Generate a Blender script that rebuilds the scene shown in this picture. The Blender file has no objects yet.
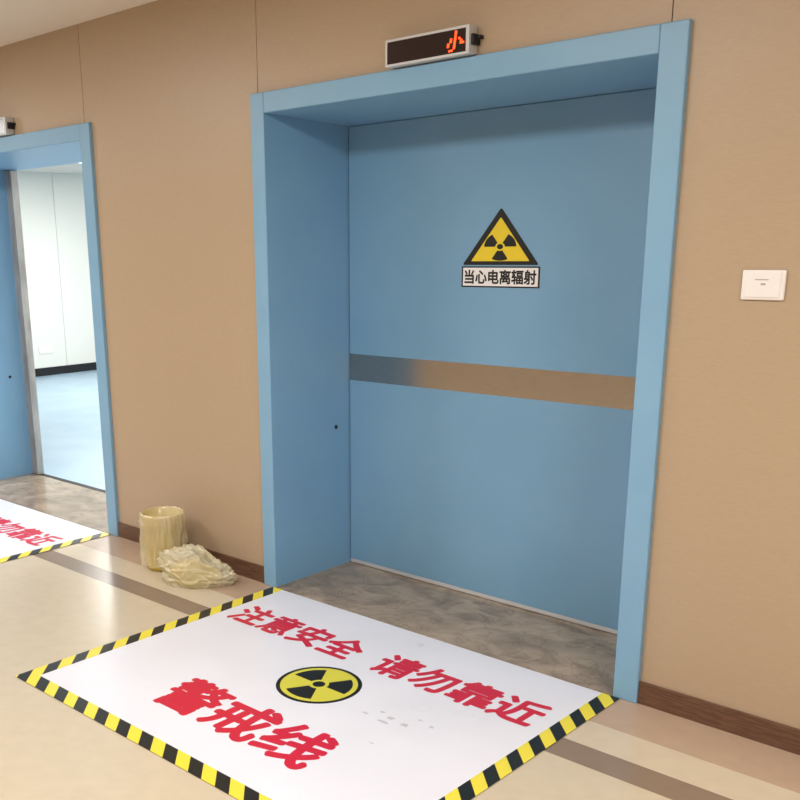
import bpy, bmesh, math, random
from mathutils import Vector, noise
random.seed(4)
S=bpy.context.scene
S.view_settings.view_transform='Standard'
S.view_settings.look='None'
S.view_settings.exposure=0.06
def lin(c):
    r=[]
    for v in c:
        v=v/255; r.append(v/12.92 if v<=.04045 else ((v+.055)/1.055)**2.4)
    return (*r,1)
# ---------------------------------------------------------------- materials
def mat(name,col,rough=.5,metal=0,spec=.5,emit=None,es=1):
    m=bpy.data.materials.new(name); m.use_nodes=True
    b=m.node_tree.nodes['Principled BSDF']
    b.inputs['Base Color'].default_value=lin(col); b.inputs['Roughness'].default_value=rough
    b.inputs['Metallic'].default_value=metal; b.inputs['Specular IOR Level'].default_value=spec
    if emit: b.inputs['Emission Color'].default_value=lin(emit); b.inputs['Emission Strength'].default_value=es
    return m
def noisy(name,c1,c2,scale,rough=.5,stretch=(1,1,1),detail=4,metal=0,bump=0,spec=.5,lo=.35,hi=.65,rvar=0,dist=0):
    m=mat(name,c1,rough,metal,spec); nt=m.node_tree; N=nt.nodes; L=nt.links; b=N['Principled BSDF']
    tc=N.new('ShaderNodeTexCoord'); mp=N.new('ShaderNodeMapping'); mp.inputs['Scale'].default_value=stretch
    n=N.new('ShaderNodeTexNoise'); n.inputs['Scale'].default_value=scale; n.inputs['Detail'].default_value=detail; n.inputs['Distortion'].default_value=dist
    r=N.new('ShaderNodeValToRGB'); r.color_ramp.elements[0].position=lo; r.color_ramp.elements[1].position=hi
    r.color_ramp.elements[0].color=lin(c1); r.color_ramp.elements[1].color=lin(c2)
    L.new(tc.outputs['Object'],mp.inputs[0]); L.new(mp.outputs[0],n.inputs['Vector']); L.new(n.outputs['Fac'],r.inputs[0]); L.new(r.outputs[0],b.inputs['Base Color'])
    if bump:
        bp=N.new('ShaderNodeBump'); bp.inputs['Strength'].default_value=bump; bp.inputs['Distance'].default_value=.002
        L.new(n.outputs['Fac'],bp.inputs['Height']); L.new(bp.outputs[0],b.inputs['Normal'])
    if rvar:
        mr=N.new('ShaderNodeMapRange'); mr.inputs['To Min'].default_value=rough-rvar; mr.inputs['To Max'].default_value=rough+rvar
        L.new(n.outputs['Fac'],mr.inputs[0]); L.new(mr.outputs[0],b.inputs['Roughness'])
    return m
def film(m,fac):
    """thin see-through plastic: part of the light passes straight through"""
    nt=m.node_tree;N=nt.nodes;L=nt.links
    out=[n for n in N if n.type=='OUTPUT_MATERIAL'][0];b=N['Principled BSDF']
    tr=N.new('ShaderNodeBsdfTransparent');mx=N.new('ShaderNodeMixShader');mx.inputs[0].default_value=fac
    L.new(tr.outputs[0],mx.inputs[1]);L.new(b.outputs[0],mx.inputs[2]);L.new(mx.outputs[0],out.inputs[0])
    return m
M_wall=noisy('tan_panel',(178,157,132),(183,162,137),60,.40,(.6,.6,9),5,bump=.04,spec=.45)
M_seam=mat('seam',(70,58,46),.8)
M_blue=noisy('door_blue',(126,172,207),(131,177,211),3,.40,spec=.45,rvar=.05)
M_leaf=noisy('leaf_blue',(117,163,197),(124,169,202),2.2,.32,spec=.5,rvar=.07)
M_dark=mat('dark',(18,20,24),.6)
M_black=mat('black',(12,12,12),.5)
M_steel=noisy('brushed_steel',(196,190,184),(176,170,164),40,.22,(.5,1,30),3,metal=1)
M_steel2=noisy('edge_steel',(192,188,184),(160,156,152),12,.35,(1,1,.3),3,metal=.5)
M_alu=mat('aluminium',(208,211,215),.4,.2)
M_base=noisy('walnut_skirting',(88,62,48),(112,82,64),30,.32,(.5,2,6),4)
M_ceil=mat('ceiling_white',(230,223,214),.8)
def marble():
    m=noisy('brown_marble',(132,115,97),(176,157,135),5,.16,(1,1.3,1),10,dist=1.1,lo=.32,hi=.7,spec=.5)
    nt=m.node_tree;N=nt.nodes;L=nt.links;b=N['Principled BSDF']
    ramp=[n for n in N if n.type=='VALTORGB'][0]
    tc=N.new('ShaderNodeTexCoord');n=N.new('ShaderNodeTexNoise');n.inputs['Scale'].default_value=4;n.inputs['Detail'].default_value=8;n.inputs['Distortion'].default_value=2.2
    L.new(tc.outputs['Object'],n.inputs['Vector'])
    r=N.new('ShaderNodeValToRGB');e=r.color_ramp.elements
    e[0].position=.47;e[0].color=(1,1,1,1);e[1].position=.53;e[1].color=(1,1,1,1)
    x=e.new(.5);x.color=(.6,.55,.5,1)
    L.new(n.outputs['Fac'],r.inputs[0])
    mx=N.new('ShaderNodeMix');mx.data_type='RGBA';mx.blend_type='MULTIPLY';mx.inputs['Factor'].default_value=.5
    L.new(ramp.outputs[0],mx.inputs['A']);L.new(r.outputs[0],mx.inputs['B']);L.new(mx.outputs['Result'],b.inputs['Base Color'])
    return m
M_granite=marble()
def vinyl():
    m=noisy('mat_white',(224,226,236),(229,231,241),2.2,.3,detail=2,rvar=.08,spec=.45)
    nt=m.node_tree;N=nt.nodes;L=nt.links;b=N['Principled BSDF']
    tc=N.new('ShaderNodeTexCoord')
    w=N.new('ShaderNodeTexNoise');w.inputs['Scale'].default_value=3.2;w.inputs['Detail'].default_value=2;w.inputs['Distortion'].default_value=.6
    L.new(tc.outputs['Object'],w.inputs['Vector'])
    bp=N.new('ShaderNodeBump');bp.inputs['Strength'].default_value=.3;bp.inputs['Distance'].default_value=.02
    L.new(w.outputs['Fac'],bp.inputs['Height']);L.new(bp.outputs[0],b.inputs['Normal'])
    return m
M_white=vinyl()
M_scuff=mat('scuff_grey',(196,195,200),.5)
M_red=mat('sign_red',(200,22,56),.4)
M_yel=mat('sign_yellow',(236,208,44),.45)
M_yel2=mat('mat_yellow',(208,204,66),.45)
M_swh=mat('switch_white',(240,238,238),.35)
M_swl=mat('switch_grey',(170,168,165),.4)
M_offw=mat('room_wall',(230,229,222),.5)
M_rfl=noisy('room_floor',(152,178,196),(162,187,204),3,.35)
M_scr=mat('led_screen',(34,8,12),.2)
M_led=mat('led_red',(255,60,20),.5,emit=(255,66,18),es=3)
M_lamp=mat('lamp_diffuser',(255,252,246),.5,emit=(255,250,242),es=4)
M_lamp.cycles.emission_sampling='NONE'
def tape(name):
    m=mat(name,(240,215,40),.4); nt=m.node_tree;N=nt.nodes;L=nt.links;b=N['Principled BSDF']
    tc=N.new('ShaderNodeTexCoord');sp=N.new('ShaderNodeSeparateXYZ');L.new(tc.outputs['Object'],sp.inputs[0])
    a=N.new('ShaderNodeMath');a.operation='ADD' ;L.new(sp.outputs['X'],a.inputs[0]);L.new(sp.outputs['Y'],a.inputs[1])
    d=N.new('ShaderNodeMath');d.operation='MULTIPLY';d.inputs[1].default_value=1/.135;L.new(a.outputs[0],d.inputs[0])
    f=N.new('ShaderNodeMath');f.operation='FRACT';L.new(d.outputs[0],f.inputs[0])
    g=N.new('ShaderNodeMath');g.operation='GREATER_THAN';g.inputs[1].default_value=.5;L.new(f.outputs[0],g.inputs[0])
    mx=N.new('ShaderNodeMix');mx.data_type='RGBA';mx.inputs['A'].default_value=lin((20,23,20));mx.inputs['B'].default_value=lin((232,218,66))
    L.new(g.outputs[0],mx.inputs['Factor']);L.new(mx.outputs['Result'],b.inputs['Base Color'])
    return m
M_tape=tape('hazard_tape')
def floor_mat():
    m=mat('pvc_floor',(214,200,170),.23,spec=.5); nt=m.node_tree;N=nt.nodes;L=nt.links;b=N['Principled BSDF']
    tc=N.new('ShaderNodeTexCoord');sp=N.new('ShaderNodeSeparateXYZ');L.new(tc.outputs['Object'],sp.inputs[0])
    mr=N.new('ShaderNodeMapRange');mr.inputs['From Min'].default_value=-2;mr.inputs['From Max'].default_value=0
    L.new(sp.outputs['Y'],mr.inputs[0])
    r=N.new('ShaderNodeValToRGB');r.color_ramp.interpolation='CONSTANT';e=r.color_ramp.elements
    def P(y):return (y+2)/2
    e[0].position=0;e[0].color=lin((203,190,166))
    e[1].position=P(-.535);e[1].color=lin((138,119,102))
    x=e.new(P(-.41));x.color=lin((206,193,170))
    x=e.new(P(-.24));x.color=lin((184,160,138))
    L.new(mr.outputs[0],r.inputs[0])
    n=N.new('ShaderNodeTexNoise');n.inputs['Scale'].default_value=14;n.inputs['Detail'].default_value=8;L.new(tc.outputs['Object'],n.inputs['Vector'])
    m2=N.new('ShaderNodeMapRange');m2.inputs['To Min'].default_value=.9;m2.inputs['To Max'].default_value=1.08;L.new(n.outputs['Fac'],m2.inputs[0])
    mx=N.new('ShaderNodeVectorMath');mx.operation='SCALE';L.new(r.outputs[0],mx.inputs[0]);L.new(m2.outputs[0],mx.inputs['Scale']);L.new(mx.outputs[0],b.inputs['Base Color'])
    n2=N.new('ShaderNodeTexNoise');n2.inputs['Scale'].default_value=3;n2.inputs['Detail'].default_value=2;L.new(tc.outputs['Object'],n2.inputs['Vector'])
    bp=N.new('ShaderNodeBump');bp.inputs['Strength'].default_value=.15;bp.inputs['Distance'].default_value=.01
    L.new(n2.outputs['Fac'],bp.inputs['Height']);L.new(bp.outputs[0],b.inputs['Normal'])
    return m
M_floor=floor_mat()
# ---------------------------------------------------------------- helpers
def link(o,parent=None):
    S.collection.objects.link(o)
    if parent: o.parent=parent
    return o
def boxes(name,lst,m,bevel=0,parent=None):
    bm=bmesh.new()
    for (x0,x1,y0,y1,z0,z1) in lst:
        v=[bm.verts.new(p) for p in [(x0,y0,z0),(x1,y0,z0),(x1,y1,z0),(x0,y1,z0),(x0,y0,z1),(x1,y0,z1),(x1,y1,z1),(x0,y1,z1)]]
        for f in [(0,3,2,1),(4,5,6,7),(0,1,5,4),(1,2,6,5),(2,3,7,6),(3,0,4,7)]: bm.faces.new([v[i] for i in f])
    me=bpy.data.meshes.new(name);bm.to_mesh(me);bm.free();me.materials.append(m)
    o=link(bpy.data.objects.new(name,me),parent)
    if bevel:
        b=o.modifiers.new('b','BEVEL');b.width=bevel;b.segments=2;b.limit_method='ANGLE'
    return o
def empty(name,loc=(0,0,0)):
    o=bpy.data.objects.new(name,None);o.location=loc;o.empty_display_size=.1;return link(o)
def prism(name,pts,m,y0,y1,plane='xz',parent=None):
    bm=bmesh.new()
    def P(a,b,c): return (a,c,b) if plane=='xz' else (a,b,c)
    A=[bm.verts.new(P(a,b,y0)) for a,b in pts];B=[bm.verts.new(P(a,b,y1)) for a,b in pts]
    bm.faces.new(A);bm.faces.new(B[::-1]);n=len(pts)
    for i in range(n): bm.faces.new([A[i],B[i],B[(i+1)%n],A[(i+1)%n]])
    bmesh.ops.recalc_face_normals(bm,faces=bm.faces)
    me=bpy.data.meshes.new(name);bm.to_mesh(me);bm.free();me.materials.append(m)
    return link(bpy.data.objects.new(name,me),parent)
def text(name,body,m,x0,x1,b0,b1,h,plane='xy',bold=.02,parent=None,shear=0):
    """printed lettering: flat glyph faces; weight comes from overprinted copies"""
    cu=bpy.data.curves.new(name,'FONT');cu.body=body;cu.size=1;cu.shear=shear
    o=bpy.data.objects.new(name,cu);S.collection.objects.link(o);bpy.context.view_layer.update()
    me=bpy.data.meshes.new_from_object(o.evaluated_get(bpy.context.evaluated_depsgraph_get()))
    bpy.data.objects.remove(o)
    V=[v.co.copy() for v in me.vertices];F=[list(p.vertices) for p in me.polygons]
    ax,bx,ay,by=min(v.x for v in V),max(v.x for v in V),min(v.y for v in V),max(v.y for v in V)
    sh=[(0,0)]
    if bold: sh+=[(bold*math.cos(k*math.pi/4),bold*math.sin(k*math.pi/4)) for k in range(8)]
    ax-=bold;bx+=bold;ay-=bold;by+=bold
    vs=[];fs=[]
    for k,(dx,dy) in enumerate(sh):
        n0=len(vs)
        for v in V:
            u=x0+(v.x+dx-ax)/(bx-ax)*(x1-x0);w=b0+(v.y+dy-ay)/(by-ay)*(b1-b0);hh=k*.00004
            vs.append((u,w,h+hh) if plane=='xy' else (u,h-hh,w))
        fs+=[[i+n0 for i in f] for f in F]
    m2=bpy.data.meshes.new(name);m2.from_pydata(vs,[],fs);m2.materials.append(m)
    return link(bpy.data.objects.new(name,m2),parent)
def circ(cx,cy,r,sy=1,n=48,a0=0,a1=2*math.pi):
    return [(cx+r*math.cos(a0+(a1-a0)*i/n),cy+sy*r*math.sin(a0+(a1-a0)*i/n)) for i in range(n+(0 if abs(a1-a0-2*math.pi)<1e-6 else 1))]
def trefoil(cx,cy,R,sy,m,h0,h1,plane,parent,rot=0):
    for k,a in enumerate((30,150,270)):
        A=math.radians(a-30+rot);B=math.radians(a+30+rot)
        pts=circ(cx,cy,R,sy,14,A,B)+circ(cx,cy,R*.3,sy,8,B,A)
        prism('blade_%d'%(k+1),pts,m,h0,h1,plane,parent)
    prism('hub',circ(cx,cy,R*.19,sy,24),m,h0,h1,plane,parent)

W,t,D,H,C,B=2.0,.0861,.553,2.3,2.788,2.194
tr_=.094   # right jamb width
YW=.02
LX=-3.27   # origin of the left doorway
# ---------------------------------------------------------------- shell
XL,XR,YB=-9.5,6.0,-4.2
boxes('floor',[(XL,XR,YB,YW+.015,-.05,0)],M_floor)
boxes('ceiling',[(XL,XR,YB,YW+.015,C,C+.05)],M_ceil)
w=empty('wall_front')
boxes('core',[(XL,LX,YW+.015,D+.12,0,C),(LX+W,0,YW+.015,D+.12,0,C),(W,XR,YW+.015,D+.12,0,C),
  (LX,LX+W,YW+.015,D+.12,H,C),(0,W,YW+.015,D+.12,H,C)],M_seam,parent=w)
g=.002
pn=[(-9.5,-7.4),(-7.4,-5.3),(-5.3,-3.23)]
L=[(a+g,b-g,YW,YW+.014,0,C) for a,b in pn]
L[-1]=(-5.3+g,LX+.03,YW,YW+.014,0,C)
L+=[(LX+.034,-1.335-g,YW,YW+.014,H-.04,C),(-1.335+g,.033-g,YW,YW+.014,H-.04,C),(LX+W-.001,.001,YW,YW+.014,0,H-.04),
    (.033+g,1.933-g,YW,YW+.014,H-.04,C),(1.933+g,3.35,YW,YW+.014,H-.04,C),(W-.001,3.35,YW,YW+.014,0,H-.04),(3.354,XR,YW,YW+.014,0,C)]
boxes('panels',L,M_wall,parent=w)
boxes('wall_back',[(XL,XR,YB-.05,YB,0,C)],M_wall)
boxes('wall_left',[(XL-.05,XL,YB,YW,0,C)],M_wall)
boxes('wall_right',[(XR,XR+.05,YB,YW,0,C)],M_wall)
boxes('baseboard_front',[(XL,LX,YW-.012,YW,0,.088),(LX+W,0,YW-.012,YW,0,.088),(W,XR,YW-.012,YW,0,.088)],M_base,bevel=.003)
# ---------------------------------------------------------------- door frames
def frame(name,ox):
    bm=bmesh.new()
    yb=D+.10
    def hexa(P):
        v=[bm.verts.new(p) for p in P]
        for f in [(0,3,2,1),(4,5,6,7),(0,1,5,4),(1,2,6,5),(2,3,7,6),(3,0,4,7)]: bm.faces.new([v[i] for i in f])
    def bx(x0,x1,y0,y1,z0,z1,zb=None):
        zb=z0 if zb is None else zb
        hexa([(x0,y0,z0),(x1,y0,z0),(x1,y1,zb),(x0,y1,zb),(x0,y0,z1),(x1,y0,z1),(x1,y1,z1),(x0,y1,z1)])
    bx(ox,ox+t,0,yb,0,H); bx(ox+W-tr_,ox+W,0,yb,0,H)
    bx(ox+t,ox+W-tr_,0,D,H-t,H,B)
    bx(ox+t,ox+W-tr_,D,yb,B,H)
    me=bpy.data.meshes.new(name);bm.to_mesh(me);bm.free();me.materials.append(M_blue)
    o=link(bpy.data.objects.new(name,me));b=o.modifiers.new('b','BEVEL');b.width=.004;b.segments=3;b.limit_method='ANGLE'
    s=prism('keyhole',circ(.452,.751,.011,1,20),M_black,ox+t,ox+t+.002,'xy',o)
    for v in s.data.vertices: a,b_,c=v.co; v.co=(c,a,b_)
    return o
frame('door_frame',0); frame('door_frame',LX)
boxes('trim_threshold',[(t,W-tr_,0,D+.1,-.03,.004)],M_granite)
boxes('trim_threshold.001',[(LX+t,LX+W-tr_,0,D+.02,-.03,.004)],M_granite)
boxes('trim_track',[(LX+t,LX+W-tr_,D+.02,D+.06,-.03,.006)],M_dark)
# ---------------------------------------------------------------- main door leaf
d=empty('door_1')
boxes('leaf',[(t+.006,W-tr_-.003,D,D+.07,.026,B-.002)],M_leaf,.002,d)
boxes('stripe',[(t+.006,W-tr_-.003,D-.0006,D+.001,.982,1.115)],M_steel,0,d)
boxes('bottom_seal',[(t+.006,W-tr_-.003,D,D+.06,.006,.025)],M_alu,.002,d)
boxes('gap_light_block',[(t,W-tr_,D+.075,D+.1,.004,B-.001)],M_dark,0,d)  # added dark panel, unseen behind the leaf, blocks light leaking through its gaps
s=empty('radiation_warning_sign')
y0=D-.0016
def tri(cx,zb,wd,ht): return [(cx-wd/2,zb),(cx+wd/2,zb),(cx,zb+ht)]
def rtri(cx,zb,wd,ht,r=.012):
    P=tri(cx,zb,wd,ht);out=[]
    for i in range(3):
        p=Vector(P[i]);a=(Vector(P[i-1])-p).normalized();b=(Vector(P[(i+1)%3])-p).normalized()
        q0=p+a*r;q1=p+b*r
        for k in range(5):
            u=k/4; out.append(tuple(q0*(1-u)**2+p*2*u*(1-u)+q1*u*u))
    return out
cx=.973
prism('black_triangle',rtri(cx,1.552,.392,.24),M_black,y0,y0+.0008,'xz',s)
prism('yellow_triangle',rtri(cx,1.568,.300,.184,.006),M_yel,y0-.0006,y0,'xz',s)
trefoil(cx,1.629,.082,.72,M_black,y0-.0012,y0-.0006,'xz',s)
boxes('caption_border',[(.774,1.176,y0,y0+.0008,1.456,1.546)],M_black,0,s)
boxes('caption_plate',[(.782,1.168,y0-.0006,y0,1.462,1.540)],M_swh,0,s)
text('caption','当心电离辐射',M_black,.79,1.160,1.470,1.532,y0-.0007,'xz',.03,s)
# ---------------------------------------------------------------- floor mats
def warn_mat(ox):
    e=empty('warning_floor_mat')
    x0,x1,ya,yb=ox+.085,ox+1.925,-.004,-1.425; tw=.07
    boxes('sheet',[(x0,x1,yb,ya,.0005,.0025)],M_white,0,e)
    z=.0026
    boxes('tape_left',[(x0-.016,x0+tw-.016,yb-.012,ya,z,z+.0008)],M_tape,0,e)
    boxes('tape_right',[(x1-tw+.012,x1+.012,yb-.012,ya,z,z+.0008)],M_tape,0,e)
    boxes('tape_near',[(x0+tw-.016,x1-tw+.012,yb-.012,yb+tw-.012,z,z+.0008)],M_tape,0,e)
    text('text_attention','注意安全',M_red,ox+.195,ox+.945,-.44,-.235,z,'xy',.034,e)
    text('text_keep_away','请勿靠近',M_red,ox+1.05,ox+1.81,-.44,-.235,z,'xy',.034,e)
    text('text_cordon','警戒线',M_red,ox+.615,ox+1.43,-1.2,-.94,z,'xy',.034,e)
    prism('disc_black',circ(ox+1.025,-.67,.168),M_black,z,z+.0005,'xy',e)
    prism('disc_yellow',circ(ox+1.025,-.67,.152),M_yel2,z+.0005,z+.0009,'xy',e)
    trefoil(ox+1.025,-.67,.132,1,M_black,z+.0009,z+.0014,'xy',e)
    # a few faint scuffs
    rr=random.Random(5);bm=bmesh.new()
    for k in range(9):
        cx_,cy_=ox+1.42+rr.uniform(-.10,.16),-.80+rr.uniform(-.12,.16);r=rr.uniform(.006,.016);a0=rr.uniform(0,3)
        bm.faces.new([bm.verts.new((cx_+r*rr.uniform(.4,1.5)*math.cos(a0+q*math.pi/5)*1.5,cy_+r*rr.uniform(.3,.9)*math.sin(a0+q*math.pi/5),.00262)) for q in range(10)])
    for f in bm.faces:
        if f.normal.z<0:f.normal_flip()
    me=bpy.data.meshes.new('scuffs');bm.to_mesh(me);bm.free();me.materials.append(M_scuff);link(bpy.data.objects.new('scuffs',me),e)
    return e
warn_mat(0); warn_mat(LX)
# ---------------------------------------------------------------- LED signs
def led(ox,lit):
    e=empty('led_display_sign')
    x0,x1,z0,z1,ya,yb=ox+.813,ox+1.203,2.304,2.400,-.035,YW
    boxes('housing',[(x0,x1,ya+.004,yb,z0,z1)],M_alu,.004,e)
    f=.009
    boxes('bezel',[(x0,x1,ya,ya+.006,z0,z0+f),(x0,x1,ya,ya+.006,z1-f,z1),(x0,x0+f,ya,ya+.006,z0+f,z1-f),(x1-f*1.6,x1,ya,ya+.006,z0+f,z1-f)],M_alu,.0015,e)
    boxes('screen',[(x0+f,x1-f*1.6,ya+.002,ya+.005,z0+f,z1-f)],M_scr,0,e)
    if lit:
        rows=["...1....",
              "...1....",
              "...1....",
              ".1.1.1..",
              ".1.1..1.",
              "1..1..11",
              "1..1....",
              "...1....",
              ".11....."]
        gx0,gx1,gz0,gz1=x1-.100,x1-.026,z0+.014,z1-.014
        pw=(gx1-gx0)/8;ph=(gz1-gz0)/9;bl=[]
        for j,r in enumerate(rows):
            for i,c in enumerate(r):
                if c=='1':
                    sx=gx0+i*pw+ (8-j)*.0012; sz=gz1-(j+1)*ph
                    bl.append((sx,sx+pw*1.0,ya+.001,ya+.002,sz+.0006,sz+ph-.0002))
        boxes('glyph',bl,M_led,0,e)
    boxes('end_bracket',[(x1,x1+.012,ya+.012,YW,z0+.03,z1-.03),(x1+.012,x1+.026,ya+.03,YW,z0+.05,z0+.062)],M_dark,.002,e)
led(0,True); led(LX,False)
# ---------------------------------------------------------------- switch
e=empty('wall_switch')
boxes('plate',[(2.230,2.360,YW-.011,YW,1.462,1.552)],M_swh,.004,e)
boxes('rocker',[(2.242,2.348,YW-.014,YW-.011,1.470,1.544)],M_swh,.002,e)
boxes('indicator',[(2.272,2.312,YW-.0146,YW-.014,1.522,1.525),(2.290,2.304,YW-.0146,YW-.014,1.507,1.513)],M_swl,0,e)
# ---------------------------------------------------------------- open sliding door of the left doorway
e=empty('door_2')
boxes('leaf',[(LX+t,LX+t+.012,D+.004,D+.058,.008,B-.006)],M_blue,.001,e)
boxes('edge_plate',[(LX+t+.012,LX+t+.09,D+.004,D+.058,.008,B-.006)],M_steel2,.002,e)
# adjoining room
RX0,RX1,RY0,RY1,RC=-8.45,-.35,D+.12,8.0,2.62
boxes('floor_room',[(RX0,RX1,D+.06,RY1,-.05,.003)],M_rfl)
boxes('ceiling_room',[(RX0,RX1,RY0,RY1,RC,RC+.05)],M_ceil)
wl=empty('wall_room_left')
ys=[.67,1.82,3.02,4.22,5.42,6.62,8.0]
boxes('panels',[(RX0-.02,RX0,a+.003,b-.003,.09,RC) for a,b in zip(ys,ys[1:])],M_offw,0,wl)
boxes('core',[(RX0-.06,RX0-.02,RY0,RY1,0,RC)],M_seam,0,wl)
boxes('wall_room_far',[(RX0,RX1,RY1,RY1+.05,0,RC)],M_offw)
boxes('wall_room_right',[(RX1,RX1+.05,RY0,RY1,0,RC)],M_offw)
boxes('baseboard_room',[(RX0,RX0+.015,RY0,RY1,.003,.11)],M_dark)
boxes('wall_socket',[(RX0,RX0+.012,3.80,4.02,.30,.40)],M_swh,.004)
# ---------------------------------------------------------------- waste bin
def lathe(name,prof,m,parent,n=96,fn=None):
    bm=bmesh.new();R=[]
    for j,(r,z) in enumerate(prof):
        ring=[]
        for i in range(n):
            a=2*math.pi*i/n;rr,zz=(r,z) if fn is None else fn(r,z,a,j)
            ring.append(bm.verts.new((rr*math.cos(a),rr*math.sin(a),zz)))
        R.append(ring)
    for A,Bq in zip(R,R[1:]):
        for i in range(n): bm.faces.new([A[i],A[(i+1)%n],Bq[(i+1)%n],Bq[i]])
    bmesh.ops.recalc_face_normals(bm,faces=bm.faces)
    for f in bm.faces:f.smooth=True
    me=bpy.data.meshes.new(name);bm.to_mesh(me);bm.free();me.materials.append(m)
    return link(bpy.data.objects.new(name,me),parent)
M_binb=mat('bin_yellow',(226,200,96),.4)
M_binband=mat('bin_band',(214,172,40),.4)
M_liner=film(noisy('liner_plastic',(234,228,200),(222,210,164),9,.2,(1,1,.5),4,spec=.8),.52)
M_bag=film(noisy('bag_plastic',(236,230,206),(226,216,178),7,.18,detail=5,spec=.9,bump=.3),.55)
M_cont=noisy('bag_contents',(226,200,100),(236,220,144),9,.5)
e=empty('waste_bin',(-.61,-.155,0))
lathe('bucket',[(.0,.001),(.092,.001),(.095,.02),(.106,.285),(.112,.289),(.112,.299),(.104,.299),(.09,.03),(.0,.025)],M_binb,e)
lathe('rim_band',[(.1055,.240),(.1100,.240),(.1110,.268),(.1065,.268)],M_binband,e)
def ruff(r,z,a,j):
    k=noise.noise(Vector((math.cos(a)*2.5,math.sin(a)*2.5,z*9)))
    k2=noise.noise(Vector((math.cos(a)*7,math.sin(a)*7,z*16+4)))
    lo=max(0,(.31-z))/.31
    d=(.004+.014*lo)*k+(.002+.009*lo)*k2*1.3+(.0012+.003*lo)*math.sin(a*19+6*k)
    return max(r+d,.1135 if j<11 else 0), z+(.03*noise.noise(Vector((math.cos(a)*2,math.sin(a)*2,5))) if j==0 else 0)
prof=[(.124,.035)]+[(.122+.003*math.sin(i*1.7),.035+i*.0262) for i in range(1,10)]+[(.119,.296),(.116,.305),(.109,.306)]
prof_in=[(.100,.295),(.094,.22),(.086,.12),(.0,.10)]
lathe('liner_overhang',prof,M_liner,e,220,ruff)
lathe('liner_inside',[(.109,.3055)]+prof_in,M_liner,e,64)
# crumpled plastic bag with yellow contents
def blob(name,sub,sx,sy,sz,m,parent,cr,seed,loc=(0,0)):
    bm=bmesh.new();bmesh.ops.create_icosphere(bm,subdivisions=sub,radius=1)
    ca,sa=math.cos(math.radians(33)),math.sin(math.radians(33));sd=Vector((seed,2*seed,3))
    for v in bm.verts:
        p=v.co.copy()
        n1=noise.noise(p*1.3+sd)
        q=p+.25*Vector((noise.noise(p*2+sd),noise.noise(p*2+sd*2),noise.noise(p*2-sd)))
        rid=(1-abs(noise.noise(q*2.2+sd))*2)**3
        rid2=(1-abs(noise.noise(q*4.7-sd))*2)
        s=1+.16*n1+cr*(.13*rid+.055*rid2)-.06*cr
        x=p.x*sx*s;y=p.y*sy*s;h=(p.z+.55)/1.55
        z=0 if h<=0 else (h**.7)*sz*s
        u=p.x
        z*=1-.5*max(0,u)**1.0; y*=1-.3*max(0,u)
        if h<=.12: x*=1.1;y*=1.1
        v.co=(loc[0]+x*ca-y*sa,loc[1]+x*sa+y*ca,max(z,.0)+.0015)
    for f in bm.faces:f.smooth=True
    me=bpy.data.meshes.new(name);bm.to_mesh(me);bm.free();me.materials.append(m)
    return link(bpy.data.objects.new(name,me),parent)
e=empty('plastic_bag',(-.275,-.205,0))
blob('film',6,.19,.115,.175,M_bag,e,1,3)
blob('contents',4,.135,.082,.115,M_cont,e,.6,8,(-.01,-.01))
# ---------------------------------------------------------------- lamps
def lamp(x,y,z,sx,sy,power,col=(1,.972,.945)):
    e=empty('ceiling_light',(x,y,z))
    boxes('housing',[(-sx/2-.02,sx/2+.02,-sy/2-.02,sy/2+.02,-.012,.0)],M_alu,.002,e)
    boxes('diffuser',[(-sx/2,sx/2,-sy/2,sy/2,-.016,-.012)],M_lamp,0,e)
    l=bpy.data.lights.new('lamp','AREA');l.shape='RECTANGLE';l.size=sx;l.size_y=sy;l.energy=power;l.color=col
    o=bpy.data.objects.new('lamp',l);o.location=(0,0,-.02);link(o,e)
for x,pw in ((-5.6,62),(-2.3,54),(1.0,48),(4.3,84)): lamp(x,-2.1,C,1.2,.6,pw)
for x,y in ((-2.6,2.2),(-6.2,3.6),(-3.5,5.6)): lamp(x,y,RC,1.2,.6,95,(1,.99,.96))
wd=bpy.data.worlds.new('world');S.world=wd;wd.use_nodes=True
wd.node_tree.nodes['Background'].inputs[0].default_value=(.8,.85,.9,1);wd.node_tree.nodes['Background'].inputs[1].default_value=.3
# ---------------------------------------------------------------- camera
cd=bpy.data.cameras.new('camera');co=bpy.data.objects.new('camera',cd);link(co);S.camera=co
co.location=(3.47875,-3.20265,1.65076);co.rotation_euler=(1.30221,.01719,.77704)
cd.sensor_width=36;cd.sensor_fit='HORIZONTAL';cd.lens=36*986.77517/800
cd.shift_x=(400-304.911)/800;cd.shift_y=(516.513-400)/800;cd.clip_start=.05
